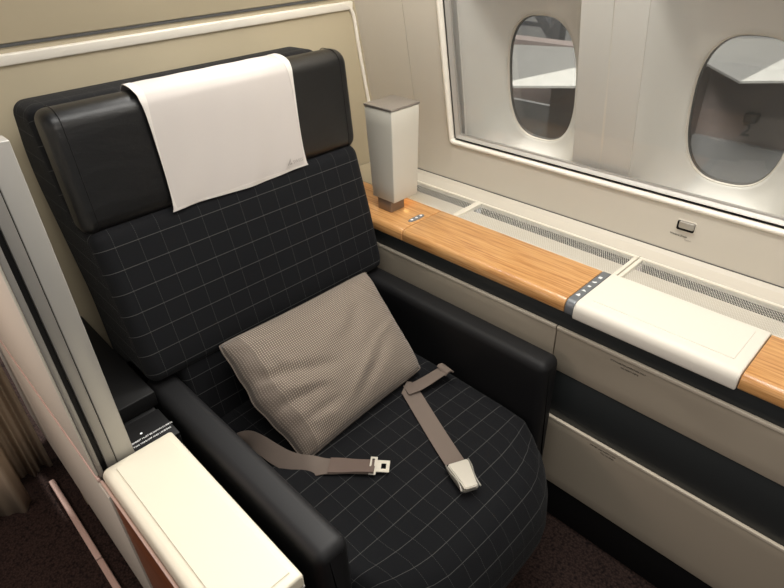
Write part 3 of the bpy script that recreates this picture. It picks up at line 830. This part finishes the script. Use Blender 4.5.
# ---------------------------------------------------------------- aisle divider
dv = empty('privacy_divider', (-1.2, .14, 0), 'tall cream privacy divider with grey metal end post, rising behind the cream console', 'divider')
ZT = 1.252; PX = -.952
box('outer_strip', PX-.035, PX+.001, .1010, .1103, .602, ZT-.004, 'grey', dv, .001)
box('post_groove', PX-.035, PX-.010, .1105, .1200, .602, ZT-.012, 'black', dv, 0)
box('inner_strip', PX-.035, PX, .1205, .1385, .607, ZT-.002, 'grey', dv, .001)
box('wide_strip', PX-.035, PX, .1400, .1745, .602, ZT, 'silver', dv, .0015)
box('post_joint', PX-.034, PX-.003, .1380, .1405, .602, ZT-.004, 'black', dv, 0)
box('divider_core', -1.505, PX-.036, .1010, .1735, .02, ZT-.002, 'silver', dv, .001)
box('aisle_panel', -1.9, PX-.004, .0965, .1007, .605, ZT+.02, 'white', dv, .001)
box('lower_aisle_panel', -1.9, -.907, .0945, .1007, .125, .586, 'sidewall', dv, .001)
box('rose_trim', -1.9, -.952, .0945, .1007, .590, .600, 'copper', dv, .002)
box('toe_kick', -1.9, -.952, .110, .118, .0, .124, 'black', dv, 0)

# aisle floor rail
rl = empty('floor_rail', (-1.1, .055, 0), 'thin pinkish metal rail on the dark carpet beside the aisle panel', 'rail')
box('rail_section', -1.68, -1.292, .043, .060, 0, .016, 'copper', rl, .003)
box('rail_section', -1.288, -.5, .043, .060, 0, .016, 'copper', rl, .003)

# aisle curtain
def curtain(name, x, y0, y1, z0, z1, amp, waves, ph, label):
    n = 90; pts = []
    for k in range(n+1):
        t = k/n; pts.append((x + amp*math.sin(2*PI*waves*t+ph) + amp*.4*math.sin(2*PI*waves*2.3*t+1), y0+(y1-y0)*t))
    bm = bmesh.new(); rows = []
    for j in range(12):
        s = j/11; z = z0 + (z1-z0)*s
        rows.append([bm.verts.new((px + .006*math.sin(5*s+px*40), py, z)) for px, py in pts])
    for a, b in zip(rows, rows[1:]):
        for k in range(n): bm.faces.new((a[k], a[k+1], b[k+1], b[k]))
    me = bpy.data.meshes.new(name); bm.to_mesh(me); bm.free()
    o = link(name, me, 'curtain'); m = o.modifiers.new('t', 'SOLIDIFY'); m.thickness = .003
    tag(o, label, 'curtain', 'aisle curtains'); return o
curtain('curtain', -1.645, -.60, -.018, .0, 2.0, .022, 5.5, .4, 'beige pleated aisle curtain hanging at the left edge of the photo')
curtain('curtain', -1.76, -.03, .078, .0, 2.0, .014, 2.0, 1.4, 'darker set back fold of beige curtain beside the aisle panel')

# ---------------------------------------------------------------- outside the windows
bd = empty('terminal_building', (-3.0, 10, -4.5), 'dark terminal building seen through the oval windows, marked with a 2', 'building')
box('cladding', -9, 4, 10.2, 10.6, -4.4, -.62, 'walld', bd, 0)
box('base_band', -9, 4, 10.10, 10.2, -4.4, -1.72, 'walll', bd, 0)
box('ledge_band', -9, 4, 10.02, 10.15, -2.50, -2.40, 'roofshade_grey', bd, 0)
box('side_wing', -5.6, -3.3, 9.4, 10.2, -4.4, -.64, 'walld', bd, 0)
box('upper_wall', -14, 6, 16.0, 16.3, -4.4, 6, 'walll', bd, 0)
text('number_sign', '2', .28, (-2.60, 10.08, -1.57), (1, 0, 0), (0, 0, 1), 'ink', bd)
box('sign_lamp', -2.60, -2.42, 10.0, 10.19, -1.36, -1.22, 'black', bd, .02)
cn = empty('canopy_roof', (-3.5, 10, -.5), 'pale folded canopy roof outside, above the dark terminal wall', 'canopy')
def facet(name, pts, mat, th=.03):
    bm = bmesh.new(); f = bm.faces.new([bm.verts.new(p) for p in pts])
    g = bmesh.ops.extrude_face_region(bm, geom=[f]); bmesh.ops.translate(bm, vec=(0, 0, -th), verts=[a for a in g['geom'] if isinstance(a, bmesh.types.BMVert)])
    bmesh.ops.recalc_face_normals(bm, faces=bm.faces[:])
    me = bpy.data.meshes.new(name); bm.to_mesh(me); bm.free(); return link(name, me, mat, cn, False)
facet('roof_sheet', [(-4.95, 6.70, -.52), (-3.70, 7.62, -.52), (-4.45, 8.72, -.50)], 'rooflit')
facet('roof_sheet', [(-4.95, 6.70, -.53), (-4.45, 8.72, -.51), (-4.9, 9.7, -.50), (-7.4, 8.8, -.50)], 'roofshade_grey')
facet('roof_sheet', [(-4.45, 8.72, -.51), (-3.70, 7.62, -.53), (-3.4, 10.3, -.50), (-4.9, 9.7, -.50)], 'roofshade_grey')
facet('roof_sheet', [(-2.447, 8.81, -.50), (-1.6, 9.5, -.50), (-1.7, 10.9, -.48), (-2.41, 10.45, -.48)], 'rooflit')
facet('roof_sheet', [(-2.447, 8.81, -.51), (-2.41, 10.45, -.49), (-2.2, 12.4, -.46), (-3.9, 11.2, -.46), (-3.26, 9.68, -.50)], 'roofshade_grey')
tru = empty('steel_truss', (-6, 13, 0), 'grey steel truss high outside the left window', 'truss')
def beam(name, a, b, r, mat):
    a, b = Vector(a), Vector(b); d = (b-a); L = d.length
    bm = bmesh.new(); box_bm(bm, 0, L, -r, r, -r, r); me = bpy.data.meshes.new(name); bm.to_mesh(me); bm.free()
    x = d.normalized(); y = Vector((0, 0, 1)).cross(x).normalized() if abs(x.z) < .99 else Vector((0, 1, 0)); z = x.cross(y)
    me.transform(Matrix.Translation(a) @ Matrix((x, y, z)).transposed().to_4x4()); return link(name, me, mat, tru, False)
beam('beam', (-8.1, 12, .10), (-7.05, 12, -1.05), .10, 'beam')
beam('beam', (-7.15, 12, .4), (-7.15, 12, -1.2), .12, 'beam')
beam('beam', (-12, 14, -.32), (-2, 14, -.32), .035, 'beaml')
beam('beam', (-12, 14, .10), (-2, 14, .10), .03, 'beaml')
beam('beam', (-12, 14, -1.0), (-2, 14, -1.0), .05, 'beam')
ap = box('ground', -18, 10, 1.9, 20, -4.45, -4.40, 'apron', None, 0); tag(ap, kind='structure')

# ---------------------------------------------------------------- light
def area(name, loc, target, sx, sy, power, rgb):
    l = bpy.data.lights.new(name, 'AREA'); l.shape = 'RECTANGLE'; l.size = sx; l.size_y = sy; l.energy = power
    l.color = lin(rgb)[:3]
    o = bpy.data.objects.new(name, l); COL.objects.link(o); o.location = loc
    o.rotation_euler = (Vector(target)-Vector(loc)).to_track_quat('-Z', 'Y').to_euler(); return o
area('cabin_ceiling_light', (-.50, .62, 2.25), (-.75, .62, .5), 1.3, .45, 11.2, (255, 252, 247))
area('sidewall_light', (-.6, .95, 1.95), (-.6, 1.42, 1.05), 1.8, .08, 12, (255, 250, 240))
area('aisle_light', (-1.5, -.65, 1.25), (-1.35, .1, .6), 1.0, .3, 7.5, (255, 230, 217))
area('added_outdoor_fill', (-3, 3.5, 6), (-4, 10, -1), 4, 2, 2300, (255, 252, 247))  # added lamp, brightens the scene outside the windows
area('added_truss_fill', (-6, 9, 7), (-7, 16, 0), 6, 2, 2500, (255, 252, 247))  # second added lamp, reaches the far wall and truss
w = bpy.data.worlds.new('World'); SC.world = w; w.use_nodes = True
bg = w.node_tree.nodes['Background']; bg.inputs[0].default_value = lin((224, 223, 220)); bg.inputs[1].default_value = .29

area('added_forward_fill', (1.1, .1, 2.0), (-.25, 1.0, .35), 1.0, .5, 9, (255, 244, 232))  # added fill that lifts the lower wall panels and seat front

# ---------------------------------------------------------------- camera
cam = bpy.data.cameras.new('Camera'); co = bpy.data.objects.new('Camera', cam); COL.objects.link(co)
r = Vector((0.70317358, 0.71024796, -0.03308714)); dn = Vector((0.3704218, -0.40565897, -0.83560068)); fw = Vector((-0.60690577, 0.57531612, -0.54834))
Rm = Matrix((r, -dn, -fw)).transposed().to_4x4()
co.matrix_world = Matrix.Translation((0, 0, 1.5)) @ Rm
cam.sensor_width = 36; cam.lens = 580/784*36; cam.clip_start = .02
SC.camera = co
SC.view_settings.view_transform = 'Standard'; SC.view_settings.look = 'None'
SC.view_settings.exposure = 0.0; SC.view_settings.gamma = 1; SC.view_settings.use_curve_mapping = False
